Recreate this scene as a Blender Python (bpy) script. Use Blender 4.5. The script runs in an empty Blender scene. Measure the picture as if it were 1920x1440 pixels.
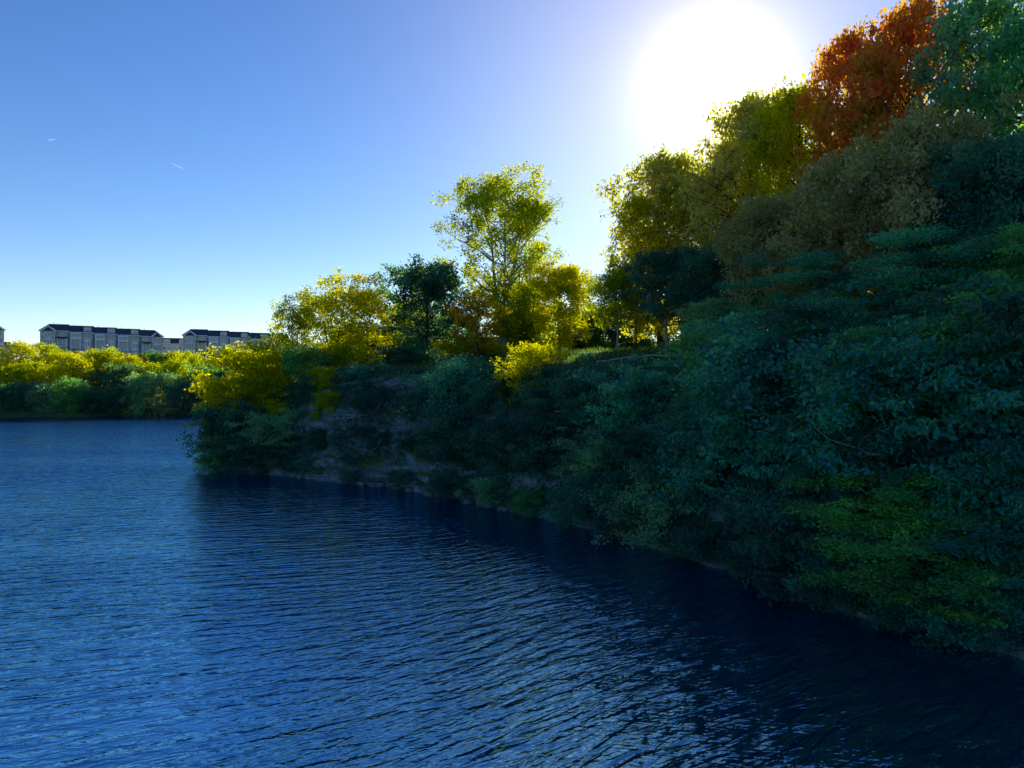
import bpy, math, random
import numpy as np
from mathutils import Vector, noise as mnoise

# ------------------------------------------------------------------ camera, sky, sun, exposure
C = bpy.context.scene
F = 1387.0            # focal length in photo pixels (photo is 1920 wide)
HZ = 700.0            # photo row of the eye-level horizon
CAMZ = 10.0
cam_d = bpy.data.cameras.new('camera'); cam = bpy.data.objects.new('camera', cam_d)
C.collection.objects.link(cam)
cam.location = (0, 0, CAMZ); cam.rotation_euler = (math.radians(90), 0, 0)
cam_d.sensor_width = 36; cam_d.lens = 36 * F / 1920
cam_d.shift_y = -(720 - HZ) / 1920
cam_d.clip_start = 0.1; cam_d.clip_end = 20000
C.camera = cam
SUN_AZ, SUN_EL = math.radians(15.3), math.radians(20.9)
SUN_DIR = Vector((math.sin(SUN_AZ) * math.cos(SUN_EL), math.cos(SUN_AZ) * math.cos(SUN_EL), math.sin(SUN_EL)))
w = bpy.data.worlds.new('World'); C.world = w; w.use_nodes = True
nt = w.node_tree; bg = nt.nodes['Background']
sky = nt.nodes.new('ShaderNodeTexSky'); sky.sky_type = 'NISHITA'; sky.sun_disc = False
sky.sun_elevation = SUN_EL; sky.sun_rotation = SUN_AZ
sky.altitude = 0; sky.air_density = 0.9; sky.dust_density = 0.12; sky.ozone_density = 3.0
hs = nt.nodes.new('ShaderNodeHueSaturation'); hs.inputs['Saturation'].default_value = 1.22; hs.inputs['Hue'].default_value = .512
nt.links.new(sky.outputs[0], hs.inputs['Color'])
# warm glow added to the sky colour round the sun, by angle from it
tcw = nt.nodes.new('ShaderNodeTexCoord'); dt = nt.nodes.new('ShaderNodeVectorMath'); dt.operation = 'DOT_PRODUCT'
nrmv = nt.nodes.new('ShaderNodeVectorMath'); nrmv.operation = 'NORMALIZE'; nt.links.new(tcw.outputs['Generated'], nrmv.inputs[0])
nt.links.new(nrmv.outputs[0], dt.inputs[0]); dt.inputs[1].default_value = tuple(SUN_DIR)
acc = hs.outputs[0]
for power, col in ((26, (2.1, 1.55, .8)), (300, (6.0, 4.4, 1.8)), (1100, (12, 10, 3))):
    mx_ = nt.nodes.new('ShaderNodeMath'); mx_.operation = 'MAXIMUM'; mx_.inputs[1].default_value = 0; nt.links.new(dt.outputs['Value'], mx_.inputs[0])
    pw = nt.nodes.new('ShaderNodeMath'); pw.operation = 'POWER'; pw.inputs[1].default_value = power; nt.links.new(mx_.outputs[0], pw.inputs[0])
    vm = nt.nodes.new('ShaderNodeVectorMath'); vm.operation = 'SCALE'; vm.inputs[0].default_value = col; nt.links.new(pw.outputs[0], vm.inputs['Scale'])
    ad_ = nt.nodes.new('ShaderNodeVectorMath'); ad_.operation = 'ADD'; nt.links.new(acc, ad_.inputs[0]); nt.links.new(vm.outputs[0], ad_.inputs[1]); acc = ad_.outputs[0]
nt.links.new(acc, bg.inputs['Color'])
bg.inputs['Strength'].default_value = 0.10
sd = bpy.data.lights.new('sun', 'SUN'); sd.energy = 5.0; sd.angle = math.radians(0.5); sd.color = (1.0, 0.93, 0.80)
so = bpy.data.objects.new('sun', sd); C.collection.objects.link(so)
so.rotation_euler = (-SUN_DIR).to_track_quat('-Z', 'Y').to_euler(); so.location = SUN_DIR * 200
C.view_settings.view_transform = 'Standard'; C.view_settings.look = 'None'
C.view_settings.exposure = 0.55; C.view_settings.gamma = 1.0; C.view_settings.use_curve_mapping = False
C.render.engine = 'CYCLES'
cy = C.cycles
cy.max_bounces = 8; cy.diffuse_bounces = 5; cy.glossy_bounces = 3; cy.transmission_bounces = 4
cy.volume_bounces = 0; cy.transparent_max_bounces = 8
cy.caustics_reflective = False; cy.caustics_refractive = False
cy.use_denoising = True; cy.sample_clamp_indirect = 6

# ------------------------------------------------------------------ helpers
def link(o): C.collection.objects.link(o); return o
def at(px, py, Y): return ((px - 960) / F * Y, Y, CAMZ - (py - HZ) / F * Y)
def tag(o, label=None, cat=None, group=None, kind=None):
    if label: o['label'] = label
    if cat: o['category'] = cat
    if group: o['group'] = group
    if kind: o['kind'] = kind
    return o
def empty(name, loc, rz=0):
    o = link(bpy.data.objects.new(name, None)); o.location = loc; o.rotation_euler = (0, 0, rz); o.empty_display_size = .5
    return o
def mesh_np(name, V, Fc, mats, smooth=False, var=None, mat_idx=None):
    """V (n,3); Fc (m,4) quads"""
    me = bpy.data.meshes.new(name)
    V = np.asarray(V, np.float32); Fc = np.asarray(Fc, np.int32)
    k = Fc.shape[1]
    me.vertices.add(len(V)); me.vertices.foreach_set('co', V.ravel())
    me.loops.add(Fc.size); me.loops.foreach_set('vertex_index', Fc.ravel())
    me.polygons.add(len(Fc)); me.polygons.foreach_set('loop_start', np.arange(0, Fc.size, k, dtype=np.int32))
    if smooth: me.polygons.foreach_set('use_smooth', np.ones(len(Fc), bool))
    me.update(calc_edges=True)
    for m in mats: me.materials.append(m)
    if mat_idx is not None: me.polygons.foreach_set('material_index', mat_idx)
    if var is not None:
        a = me.attributes.new('var', 'FLOAT', 'FACE'); a.data.foreach_set('value', np.asarray(var, np.float32))
    return me
def smooth01(a, b, x):
    t = np.clip((x - a) / (b - a), 0, 1); return t * t * (3 - 2 * t)
def vnoise(x, y, s=1.0, seed=0.0):
    """cheap smooth multi-octave noise on arrays"""
    r = np.zeros_like(x, dtype=float)
    rs = np.random.RandomState(int(seed) + 7)
    for o in range(5):
        for _ in range(3):
            a = rs.uniform(0, 6.28); f = s * 2 ** o * rs.uniform(.7, 1.3)
            r += np.sin((x * math.cos(a) + y * math.sin(a)) * f + rs.uniform(0, 6.28)
                        + 1.3 * np.sin((x * math.sin(a) - y * math.cos(a)) * f * .7 + rs.uniform(0, 6.28))) / (3 * 1.7 ** o)
    return r

# ------------------------------------------------------------------ materials
def mat(name):
    m = bpy.data.materials.new(name); m.use_nodes = True
    return m, m.node_tree, m.node_tree.nodes['Principled BSDF']
def N(nt, t, **kw):
    n = nt.nodes.new(t)
    for k, v in kw.items():
        if k in n.inputs: n.inputs[k].default_value = v
        else: setattr(n, k, v)
    return n
def ramp(nt, stops):
    r = nt.nodes.new('ShaderNodeValToRGB')
    e = r.color_ramp.elements
    while len(e) < len(stops): e.new(0.5)
    for i, (p, c) in enumerate(stops): e[i].position = p; e[i].color = (*c, 1)
    return r
def plain(name, col, rough=.7, nscale=None, namp=.25):
    m, t, p = mat(name); p.inputs['Roughness'].default_value = rough
    tc = N(t, 'ShaderNodeTexCoord'); n = N(t, 'ShaderNodeTexNoise', Scale=nscale or 3.0, Detail=5.0)
    t.links.new(tc.outputs['Object'], n.inputs['Vector'])
    r = ramp(t, [(.3, tuple(c * (1 - namp) for c in col)), (.7, tuple(min(1, c * (1 + namp)) for c in col))])
    t.links.new(n.outputs[0], r.inputs[0]); t.links.new(r.outputs[0], p.inputs['Base Color'])
    return m
def leaf_material():
    m, t, p = mat('leaf'); t.nodes.remove(p); out = t.nodes['Material Output']
    oi = N(t, 'ShaderNodeObjectInfo'); at_ = N(t, 'ShaderNodeAttribute', attribute_name='var')
    h = N(t, 'ShaderNodeHueSaturation')
    t.links.new(oi.outputs['Color'], h.inputs['Color'])
    mr = N(t, 'ShaderNodeMapRange'); mr.inputs['To Min'].default_value = .55; mr.inputs['To Max'].default_value = 1.5
    t.links.new(at_.outputs['Fac'], mr.inputs['Value']); t.links.new(mr.outputs[0], h.inputs['Value'])
    mh = N(t, 'ShaderNodeMapRange'); mh.inputs['To Min'].default_value = .545; mh.inputs['To Max'].default_value = .468
    t.links.new(at_.outputs['Fac'], mh.inputs['Value']); t.links.new(mh.outputs[0], h.inputs['Hue'])
    d = N(t, 'ShaderNodeBsdfDiffuse'); tr = N(t, 'ShaderNodeBsdfTranslucent')
    t.links.new(h.outputs[0], d.inputs['Color'])
    sc = N(t, 'ShaderNodeSeparateColor'); cc = N(t, 'ShaderNodeCombineColor'); t.links.new(h.outputs[0], sc.inputs[0])
    def lin(a, ka, b, kb):      # light through a leaf loses its blue and gains yellow
        q = N(t, 'ShaderNodeMath', operation='MULTIPLY'); t.links.new(sc.outputs[a], q.inputs[0]); q.inputs[1].default_value = ka
        p2 = N(t, 'ShaderNodeMath', operation='MULTIPLY_ADD'); t.links.new(sc.outputs[b], p2.inputs[0]); p2.inputs[1].default_value = kb; t.links.new(q.outputs[0], p2.inputs[2])
        p3 = N(t, 'ShaderNodeMath', operation='MINIMUM'); p3.inputs[1].default_value = .95; t.links.new(p2.outputs[0], p3.inputs[0]); return p3.outputs[0]
    t.links.new(lin(0, 1.4, 1, .9), cc.inputs[0]); t.links.new(lin(1, 2.3, 0, .1), cc.inputs[1]); t.links.new(lin(2, .4, 1, 0), cc.inputs[2])
    t.links.new(cc.outputs[0], tr.inputs['Color'])
    ms = N(t, 'ShaderNodeMixShader'); ms.inputs[0].default_value = .52
    t.links.new(d.outputs[0], ms.inputs[1]); t.links.new(tr.outputs[0], ms.inputs[2])
    t.links.new(ms.outputs[0], out.inputs[0])
    return m
def bark_material(name, dark, light):
    m, t, p = mat(name); p.inputs['Roughness'].default_value = .9
    tc = N(t, 'ShaderNodeTexCoord'); mp = N(t, 'ShaderNodeMapping'); mp.inputs['Scale'].default_value = (6, 6, 1.2)
    n = N(t, 'ShaderNodeTexNoise', Scale=2.0, Detail=6.0)
    t.links.new(tc.outputs['Object'], mp.inputs[0]); t.links.new(mp.outputs[0], n.inputs['Vector'])
    r = ramp(t, [(.35, dark), (.7, light)]); t.links.new(n.outputs[0], r.inputs[0]); t.links.new(r.outputs[0], p.inputs['Base Color'])
    b = N(t, 'ShaderNodeBump', Strength=.6, Distance=.05); t.links.new(n.outputs[0], b.inputs['Height']); t.links.new(b.outputs[0], p.inputs['Normal'])
    return m
LEAF = leaf_material()
BARK = bark_material('bark', (.025, .02, .016), (.10, .08, .06))
PALEBARK = bark_material('pale_bark', (.14, .13, .11), (.42, .40, .36)); TRIMPALE = plain('galvanised', (.45, .46, .47), .5, 3, .1)

def rock_material(name, grass=False):
    m, t, p = mat(name); p.inputs['Roughness'].default_value = .92
    g = N(t, 'ShaderNodeNewGeometry')
    mp = N(t, 'ShaderNodeMapping'); mp.inputs['Scale'].default_value = (1, 1, 2.2); t.links.new(g.outputs['Position'], mp.inputs[0])
    n1 = N(t, 'ShaderNodeTexNoise', Scale=.55, Detail=8.0, Roughness=.65); t.links.new(mp.outputs[0], n1.inputs['Vector'])
    v = N(t, 'ShaderNodeTexVoronoi', Scale=1.3); v.feature = 'DISTANCE_TO_EDGE'; t.links.new(mp.outputs[0], v.inputs['Vector'])
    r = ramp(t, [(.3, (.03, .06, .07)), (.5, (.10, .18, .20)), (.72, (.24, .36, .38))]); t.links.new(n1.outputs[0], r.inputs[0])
    cr = ramp(t, [(0, (.25, .25, .25)), (.08, (1, 1, 1))]); t.links.new(v.outputs['Distance'], cr.inputs[0])
    mu = N(t, 'ShaderNodeMix', data_type='RGBA', blend_type='MULTIPLY'); mu.inputs[0].default_value = .8
    t.links.new(r.outputs[0], mu.inputs[6]); t.links.new(cr.outputs[0], mu.inputs[7])
    # moss, grass and soil where the slope is gentle
    sx = N(t, 'ShaderNodeSeparateXYZ'); t.links.new(g.outputs['Normal'], sx.inputs[0])
    n2 = N(t, 'ShaderNodeTexNoise', Scale=.8, Detail=6.0); t.links.new(g.outputs['Position'], n2.inputs['Vector'])
    ad = N(t, 'ShaderNodeMath', operation='MULTIPLY_ADD'); ad.inputs[1].default_value = .7
    t.links.new(n2.outputs[0], ad.inputs[0]); t.links.new(sx.outputs['Z'], ad.inputs[2])
    mr = N(t, 'ShaderNodeMapRange'); mr.inputs['From Min'].default_value = .95 if grass else .8; mr.inputs['From Max'].default_value = 1.15 if grass else 1.1
    t.links.new(ad.outputs[0], mr.inputs['Value'])
    n3 = N(t, 'ShaderNodeTexNoise', Scale=3.5, Detail=8.0, Roughness=.7); t.links.new(g.outputs['Position'], n3.inputs['Vector'])
    gr = ramp(t, [(.3, (.025, .05, .012)), (.55, (.05, .10, .02)), (.75, (.10, .14, .03))]); t.links.new(n3.outputs[0], gr.inputs[0])
    mx = N(t, 'ShaderNodeMix', data_type='RGBA'); t.links.new(mr.outputs[0], mx.inputs[0])
    t.links.new(mu.outputs[2], mx.inputs[6]); t.links.new(gr.outputs[0], mx.inputs[7])
    t.links.new(mx.outputs[2], p.inputs['Base Color'])
    b = N(t, 'ShaderNodeBump', Strength=.9, Distance=.35); t.links.new(n1.outputs[0], b.inputs['Height'])
    b2 = N(t, 'ShaderNodeBump', Strength=.6, Distance=.15); t.links.new(v.outputs['Distance'], b2.inputs['Height']); t.links.new(b.outputs[0], b2.inputs['Normal'])
    t.links.new(b2.outputs[0], p.inputs['Normal'])
    return m
ROCK = rock_material('rock'); GROUND = rock_material('ground', True)

def water_material():
    m, t, p = mat('water')
    p.inputs['Base Color'].default_value = (.001, .006, .085, 1)
    p.inputs['Roughness'].default_value = .04; p.inputs['IOR'].default_value = 6.0
    p.inputs['Specular Tint'].default_value = (.38, .86, 1, 1)
    g = N(t, 'ShaderNodeNewGeometry')
    # wind ripples: two crest trains and a fine chop, all in metres
    def train(rot, sc, dist, sy=1.0):
        m0 = N(t, 'ShaderNodeMapping'); m0.inputs['Rotation'].default_value = (0, 0, math.radians(rot)); t.links.new(g.outputs['Position'], m0.inputs[0])
        mp = N(t, 'ShaderNodeMapping'); mp.inputs['Scale'].default_value = (.2, 1.0, 1); t.links.new(m0.outputs[0], mp.inputs[0])
        n = N(t, 'ShaderNodeTexNoise', Scale=sc, Detail=3.0, Roughness=.42, Distortion=dist); t.links.new(mp.outputs[0], n.inputs['Vector'])
        return n.outputs[0]
    a = train(-15, 2.0, .3); a2 = train(-46, 2.3, .45); b = train(-30, 4.6, .5); c = train(8, 7.0, .3)
    sp = N(t, 'ShaderNodeSeparateXYZ'); t.links.new(g.outputs['Position'], sp.inputs[0])
    wv = N(t, 'ShaderNodeMapRange', interpolation_type='SMOOTHSTEP'); wv.inputs['From Min'].default_value = -16; wv.inputs['From Max'].default_value = 6
    t.links.new(sp.outputs['X'], wv.inputs['Value'])
    bl = N(t, 'ShaderNodeMix', data_type='FLOAT'); t.links.new(wv.outputs[0], bl.inputs[0]); t.links.new(a, bl.inputs[2]); t.links.new(a2, bl.inputs[3])
    def mad(x, k, y=None):
        q = N(t, 'ShaderNodeMath', operation='MULTIPLY_ADD' if y is not None else 'MULTIPLY'); t.links.new(x, q.inputs[0]); q.inputs[1].default_value = k
        if y is not None: t.links.new(y, q.inputs[2])
        return q.outputs[0]
    hgt = mad(bl.outputs[0], .40, mad(b, .11, mad(c, .035)))
    # calm and ruffled patches
    mp = N(t, 'ShaderNodeMapping'); mp.inputs['Scale'].default_value = (.012, .05, 1); mp.inputs['Rotation'].default_value = (0, 0, math.radians(-6))
    t.links.new(g.outputs['Position'], mp.inputs[0])
    pn = N(t, 'ShaderNodeTexNoise', Scale=1.0, Detail=3.0); t.links.new(mp.outputs[0], pn.inputs['Vector'])
    mr = N(t, 'ShaderNodeMapRange'); mr.inputs['From Min'].default_value = .35; mr.inputs['From Max'].default_value = .6
    mr.inputs['To Min'].default_value = .45; mr.inputs['To Max'].default_value = 1.0; t.links.new(pn.outputs[0], mr.inputs['Value'])
    ws = N(t, 'ShaderNodeMapRange'); ws.inputs['To Min'].default_value = .62; ws.inputs['To Max'].default_value = 1.0; t.links.new(wv.outputs[0], ws.inputs['Value'])
    sm = N(t, 'ShaderNodeMath', operation='MULTIPLY'); t.links.new(mr.outputs[0], sm.inputs[0]); t.links.new(ws.outputs[0], sm.inputs[1])
    bp = N(t, 'ShaderNodeBump', Distance=.85); t.links.new(hgt, bp.inputs['Height']); t.links.new(sm.outputs[0], bp.inputs['Strength'])
    t.links.new(bp.outputs[0], p.inputs['Normal'])
    return m
WATER = water_material()

# ------------------------------------------------------------------ terrain: one sheet with a quarry lake cut in it
shore_px = [(1920, 1225), (1700, 1165), (1560, 1130), (1450, 1085), (1340, 1060), (1160, 1000), (1000, 965), (860, 935),
            (740, 912), (640, 903), (560, 893), (470, 886), (405, 880)]
front = [((px - 960) / F * (CAMZ * F / (py - HZ)), CAMZ * F / (py - HZ)) for px, py in shore_px]
LAKE = np.array([(60, -320), (40, -60), (30, -5), (23, 14)] + front + [(-36, 84), (-33, 95), (-26, 110), (-28, 140), (-42, 168), (-62, 180),
                 (-84, 174), (-113, 164), (-160, 157), (-260, 150), (-420, 120), (-420, -320)])
def sdist(x, y):
    """distance to the shore, positive on land"""
    x = np.asarray(x, float); y = np.asarray(y, float)
    best = np.full(x.shape, 1e9); inside = np.zeros(x.shape, bool)
    for i in range(len(LAKE)):
        (x0, y0), (x1, y1) = LAKE[i], LAKE[(i + 1) % len(LAKE)]
        dx, dy = x1 - x0, y1 - y0
        tt = np.clip(((x - x0) * dx + (y - y0) * dy) / (dx * dx + dy * dy), 0, 1)
        best = np.minimum(best, np.hypot(x - x0 - tt * dx, y - y0 - tt * dy))
        cond = ((y0 > y) != (y1 > y)) & (x < (x1 - x0) * (y - y0) / (y1 - y0 + 1e-12) + x0)
        inside ^= cond
    return np.where(inside, -best, best)
def rim_height(x): return 3.6 + 6.4 * smooth01(-37, -15, x)
def ground_z(x, y):
    x = np.asarray(x, float); y = np.asarray(y, float)
    d = sdist(x, y)
    far = smooth01(98, 135, y) * (1 - smooth01(0, 60, x))
    zc = rim_height(x) * smooth01(-.3, 5.0, d) ** .8 + 2.3 * smooth01(6, 24, d) * smooth01(-30, -5, x) + 6 * smooth01(14, 70, d) * smooth01(16, 50, x)
    zf = 1.2 * smooth01(0, 2.5, d) + 12.3 * smooth01(4, 58, d)
    z = zc * (1 - far) + zf * far
    z = z + .25 * vnoise(x, y, .35, 3) * smooth01(0, 8, d)
    return np.where(d > 0, np.maximum(z, np.minimum(.05 * d, .4)), np.maximum(-4, d * 1.2))
def axis(lo, hi, step, a, b, grow=1.13):
    v = list(np.arange(lo, hi + step, step)); s = step
    while v[-1] < b: s *= grow; v.append(v[-1] + s)
    s = step
    while v[0] > a: s *= grow; v.insert(0, v[0] - s)
    return np.array(v)
gx = axis(-45, 45, .7, -4000, 4000); gy = axis(15, 105, .7, -3000, 7000)
X, Y = np.meshgrid(gx, gy); Z = ground_z(X, Y)
nx, ny = len(gx), len(gy)
idx = np.arange(nx * ny).reshape(ny, nx)
quads = np.stack([idx[:-1, :-1], idx[:-1, 1:], idx[1:, 1:], idx[1:, :-1]], -1).reshape(-1, 4)
tag(link(bpy.data.objects.new('ground', mesh_np('ground', np.stack([X, Y, Z], -1).reshape(-1, 3), quads, [GROUND], True))), kind='structure')
wm = mesh_np('water', [(-430, -330, 0), (70, -330, 0), (70, 190, 0), (-430, 190, 0)], [(0, 1, 2, 3)], [WATER])
tag(link(bpy.data.objects.new('water', wm)), kind='structure')

# cliff face: fractured limestone skin in front of the sheet, from the tip of the point to beyond the right edge
def build_cliff():
    pts = [np.array(p) for p in ([(30, -5), (23, 14)] + front)]
    us = []; 
    for a, b in zip(pts[:-1], pts[1:]):
        n = max(2, int(np.linalg.norm(b - a) / .45))
        for k in range(n): us.append(a + (b - a) * k / n)
    us = np.array(us); tan = np.gradient(us, axis=0); tan /= np.linalg.norm(tan, axis=1)[:, None]
    for _ in range(8): tan[1:-1] = (tan[:-2] + tan[2:] + tan[1:-1]) / 3
    nrm = np.stack([tan[:, 1], -tan[:, 0]], 1)
    test = sdist(us[:, 0] + nrm[:, 0], us[:, 1] + nrm[:, 1])
    nrm[test < 0] *= -1                       # pointing to land
    M = 34; V = []
    for j in range(M):
        v = j / (M - 1)
        dd = 4.6 * v ** 1.15
        H = rim_height(us[:, 0]) * smooth01(-.3, 5.0, np.full(len(us), dd)) ** .8 + .15
        if j == 0: H = H * 0 - .8
        s = np.arange(len(us)) * .45
        n1 = vnoise(s, H * 1.6 + dd, .45, 11); n2 = vnoise(s * 1.0, H * 2.2, 1.3, 17)
        ledge = .35 * np.round(np.sin(H * 1.5 + s * .07) * 1.4)
        off = dd - .55 - (.8 * n1 + .35 * n2 + ledge) * min(1, v * 6 + .25) * (1 - v * .6)
        P = us + nrm * off[:, None]
        V.append(np.stack([P[:, 0], P[:, 1], H + .12 * n2], 1))
    V = np.array(V); K = len(us)
    idx = np.arange(M * K).reshape(M, K)
    q = np.stack([idx[:-1, :-1], idx[:-1, 1:], idx[1:, 1:], idx[1:, :-1]], -1).reshape(-1, 4)
    o = link(bpy.data.objects.new('cliff', mesh_np('cliff', V.reshape(-1, 3), q, [ROCK], False)))
    tag(o, kind='structure')
build_cliff()

# ------------------------------------------------------------------ vegetation prototypes
class Tubes:
    def __init__(s): s.V = []; s.F = []; s.n = 0
    def add(s, P, R, sides=5):
        P = np.asarray(P, float); R = np.asarray(R, float)
        T = np.gradient(P, axis=0); T /= np.linalg.norm(T, axis=1)[:, None] + 1e-9
        ref = np.array([.3, .2, 1.0]) if abs(T[0][2]) < .9 else np.array([1.0, .1, 0])
        A = np.cross(T, ref); A /= np.linalg.norm(A, axis=1)[:, None] + 1e-9; B = np.cross(T, A)
        th = np.linspace(0, 2 * math.pi, sides, endpoint=False)
        ring = P[:, None, :] + R[:, None, None] * (np.cos(th)[None, :, None] * A[:, None, :] + np.sin(th)[None, :, None] * B[:, None, :])
        s.V.append(ring.reshape(-1, 3)); m = len(P)
        i = np.arange(m * sides).reshape(m, sides) + s.n; j = np.roll(i, -1, axis=1)
        s.F.append(np.stack([i[:-1], j[:-1], j[1:], i[1:]], -1).reshape(-1, 4)); s.n += m * sides
    def mesh(s, name, m): return mesh_np(name, np.concatenate(s.V), np.concatenate(s.F), [m], True)
def leaves_mesh(name, cen, outw, size, rng, up=.6, var=None):
    """one folded diamond of two triangles (as a quad) per leaf"""
    n = len(cen)
    nr = rng.normal(size=(n, 3)) * .75 + outw * .3 + np.array([0, 0, up]); nr /= np.linalg.norm(nr, axis=1)[:, None]
    a = np.cross(nr, rng.normal(size=(n, 3))); a /= np.linalg.norm(a, axis=1)[:, None] + 1e-9
    b = np.cross(nr, a)
    L = (size * rng.uniform(.6, 1.35, n))[:, None]
    V = np.stack([cen - a * L * .55, cen + b * L * .34 + nr * L * .1, cen + a * L * .55 - nr * L * .12, cen - b * L * .34 + nr * L * .1], 1).reshape(-1, 3)
    Fc = np.arange(4 * n).reshape(n, 4)
    return mesh_np(name, V, Fc, [LEAF], False, var=var)
def clump(rng, c, r, rz, n, flat=False):
    d = rng.normal(size=(n, 3)); d /= np.linalg.norm(d, axis=1)[:, None]
    rad = rng.uniform(0, 1, n) ** .42
    lob = 1 + .28 * np.sin(d[:, 0] * 5 + rng.uniform(0, 6)) * np.sin(d[:, 1] * 5 + rng.uniform(0, 6)) + .15 * rng.normal(size=n)
    p = d * (rad * lob)[:, None] * np.array([r, r, rz])
    if flat: p[:, 2] -= .10 * (p[:, 0] ** 2 + p[:, 1] ** 2) / r
    return c + p, d
ENV = {
    'round':   lambda t: max(.12, math.sin(math.pi * min(1, max(0, (t - .12) / .90))) ** .62),
    'oval':    lambda t: max(.12, math.sin(math.pi * min(1, max(0, (t - .10) / .93)) ** .85) ** .8),
    'airy':    lambda t: max(.14, math.sin(math.pi * min(1, max(0, (t - .16) / .88)) ** .9) ** .75),
    'layered': lambda t: max(.25, math.sin(math.pi * min(1, max(0, (t + .05) / 1.08)) ** .95) ** .6),
    'cone':    lambda t: max(.04, 1.0 - t) ** .9,
    'shrub':   lambda t: max(.35, math.sin(math.pi * min(1, max(0, t * .75 + .25))) ** .6),
}
def make_plant(kind, seed, H=10.0, R=3.5, nlimb=34, nsub=5, nleaf=150, leaf=.2, csize=.9, t0=.2, cz=.8, stem=.22, multi=1, bark=None, up=.15, rise=.55):
    """returns (trunk mesh, crown mesh); height H, crown radius R, base at the origin"""
    rng = np.random.RandomState(seed); tb = Tubes(); P = []; O = []; Vr = []
    env = ENV[kind]
    trunks = []
    for m in range(multi):
        az = rng.uniform(0, 6.28); lean = (0.0 if multi == 1 else R * .45)
        zs = np.linspace(0, 1, 9)
        wob = np.cumsum(rng.normal(size=(9, 2)) * .022 * H / 3, axis=0); wob -= wob[0]
        pl = np.stack([wob[:, 0] + math.cos(az) * lean * zs ** 1.2, wob[:, 1] + math.sin(az) * lean * zs ** 1.2, zs * H * (.97 if m == 0 else rng.uniform(.75, .93))], 1)
        trunks.append(pl); tb.add(pl, stem * (1 - zs * .93) / (1 if multi == 1 else 1.4) + .012, 7)
    k0 = 0
    for i in range(nlimb):
        pl = trunks[i % multi]
        t = t0 + (1 - t0) * ((i + rng.uniform(0, 1)) / nlimb) ** .85
        j = t * 8 * .999; a = int(j); base = pl[a] * (1 - (j - a)) + pl[min(8, a + 1)] * (j - a)
        L = R * env(t) * rng.uniform(.72, 1.18); az = i * 2.39996 + rng.uniform(-.5, .5)
        ri = (rise * (1.2 * t + .25) if kind != 'cone' else -.18) * rng.uniform(.6, 1.3)
        dv = np.array([math.cos(az), math.sin(az), ri]); 
        s = np.linspace(0, 1, 6)
        limb = base - np.array([0, 0, .02 * H]) + dv[None, :] * (L * s)[:, None] + np.cumsum(rng.normal(size=(6, 3)) * .035 * L, axis=0)
        if kind in ('layered',): limb[:, 2] -= .12 * L * s ** 2
        r0 = stem * (1 - t * .85) * .42 + .008
        tb.add(limb, r0 * (1 - s * .85), 4)
        lv = rng.uniform(-.26, .26)
        for q in range(nsub):
            f = 1.0 if q == 0 else rng.uniform(.35, 1.0)
            jj = f * 5 * .999; aa = int(jj); b = limb[aa] * (1 - (jj - aa)) + limb[min(5, aa + 1)] * (jj - aa)
            off = rng.normal(size=3) * np.array([1, 1, .55 if kind != 'layered' else .16]) * csize * (.35 if q == 0 else .95)
            tip = b + off
            tb.add(np.array([b, (b + tip) / 2 + rng.normal(size=3) * .06, tip]), np.array([.4, .25, .1]) * r0 + .004, 3)
            r = csize * rng.uniform(.55, 1.15) * (1 if kind != 'cone' else .35 + .65 * (1 - t)); n = max(12, int(nleaf * (r / csize) ** 2 * rng.uniform(.7, 1.2)))
            pp, dd = clump(rng, tip, r, r * cz, n, kind == 'layered')
            P.append(pp); O.append(dd); Vr.append(np.clip(.5 + lv + rng.uniform(-.14, .14) + rng.normal(size=n) * .16, 0, 1))
    P = np.concatenate(P); O = np.concatenate(O); Vr = np.concatenate(Vr)
    keep = P[:, 2] > (.0 if kind == 'shrub' else .02 * H) - .3
    P, O, Vr = P[keep], O[keep], Vr[keep]
    print(kind, seed, 'leaves', len(P))
    return tb.mesh('trunk', bark or BARK), leaves_mesh('crown', P, O, leaf, rng, up, Vr), H, R
PROTO = {
    'round':   [make_plant('round', s, 10, 4.2, 46, 5, 110, .27, 1.0, .16) for s in (1, 2, 3)],
    'dense':   [make_plant('round', s, 10, 4.2, 60, 6, 175, .21, 1.0, .10) for s in (4, 5)],
    'oval':    [make_plant('oval', s, 14, 3.6, 74, 5, 48, .27, .8, .14, stem=.26) for s in (11, 12, 13)],
    'airy':    [make_plant('airy', s, 10, 3.4, 46, 5, 62, .21, .75, .22, stem=.16, multi=2) for s in (21, 22, 23)],
    'syc':     [make_plant('airy', s, 16, 4.6, 80, 6, 105, .20, .85, .14, stem=.30, multi=3, bark=PALEBARK, rise=.8) for s in (31,)],
    'layered': [make_plant('layered', s, 10, 5.2, 46, 6, 150, .185, 1.1, .06, cz=.42, stem=.20, multi=2, up=1.1, rise=.25) for s in (41, 42, 43)],
    'shrub':   [make_plant('shrub', s, 3.6, 2.4, 25, 5, 110, .165, .75, .05, cz=.75, stem=.07, multi=3) for s in (51, 52, 53, 54)],
    'sprawl':  [make_plant('shrub', s, 3.0, 2.6, 25, 6, 110, .165, .85, .05, cz=.30, stem=.06, multi=3, up=1.0, rise=.3) for s in (61, 62)],
    'conifer': [make_plant('cone', s, 12, 2.6, 90, 5, 70, .16, .6, .08, cz=.35, stem=.2) for s in (71,)],
    'farwood': [make_plant('round', s, 11, 4.4, 44, 5, 42, .36, 1.15, .08) for s in (81, 82, 83)],
}
PROTO['pale_trunk'] = [make_plant('oval', 91, 12, 4.4, 52, 5, 130, .20, .9, .34, bark=PALEBARK, stem=.2)]

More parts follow.
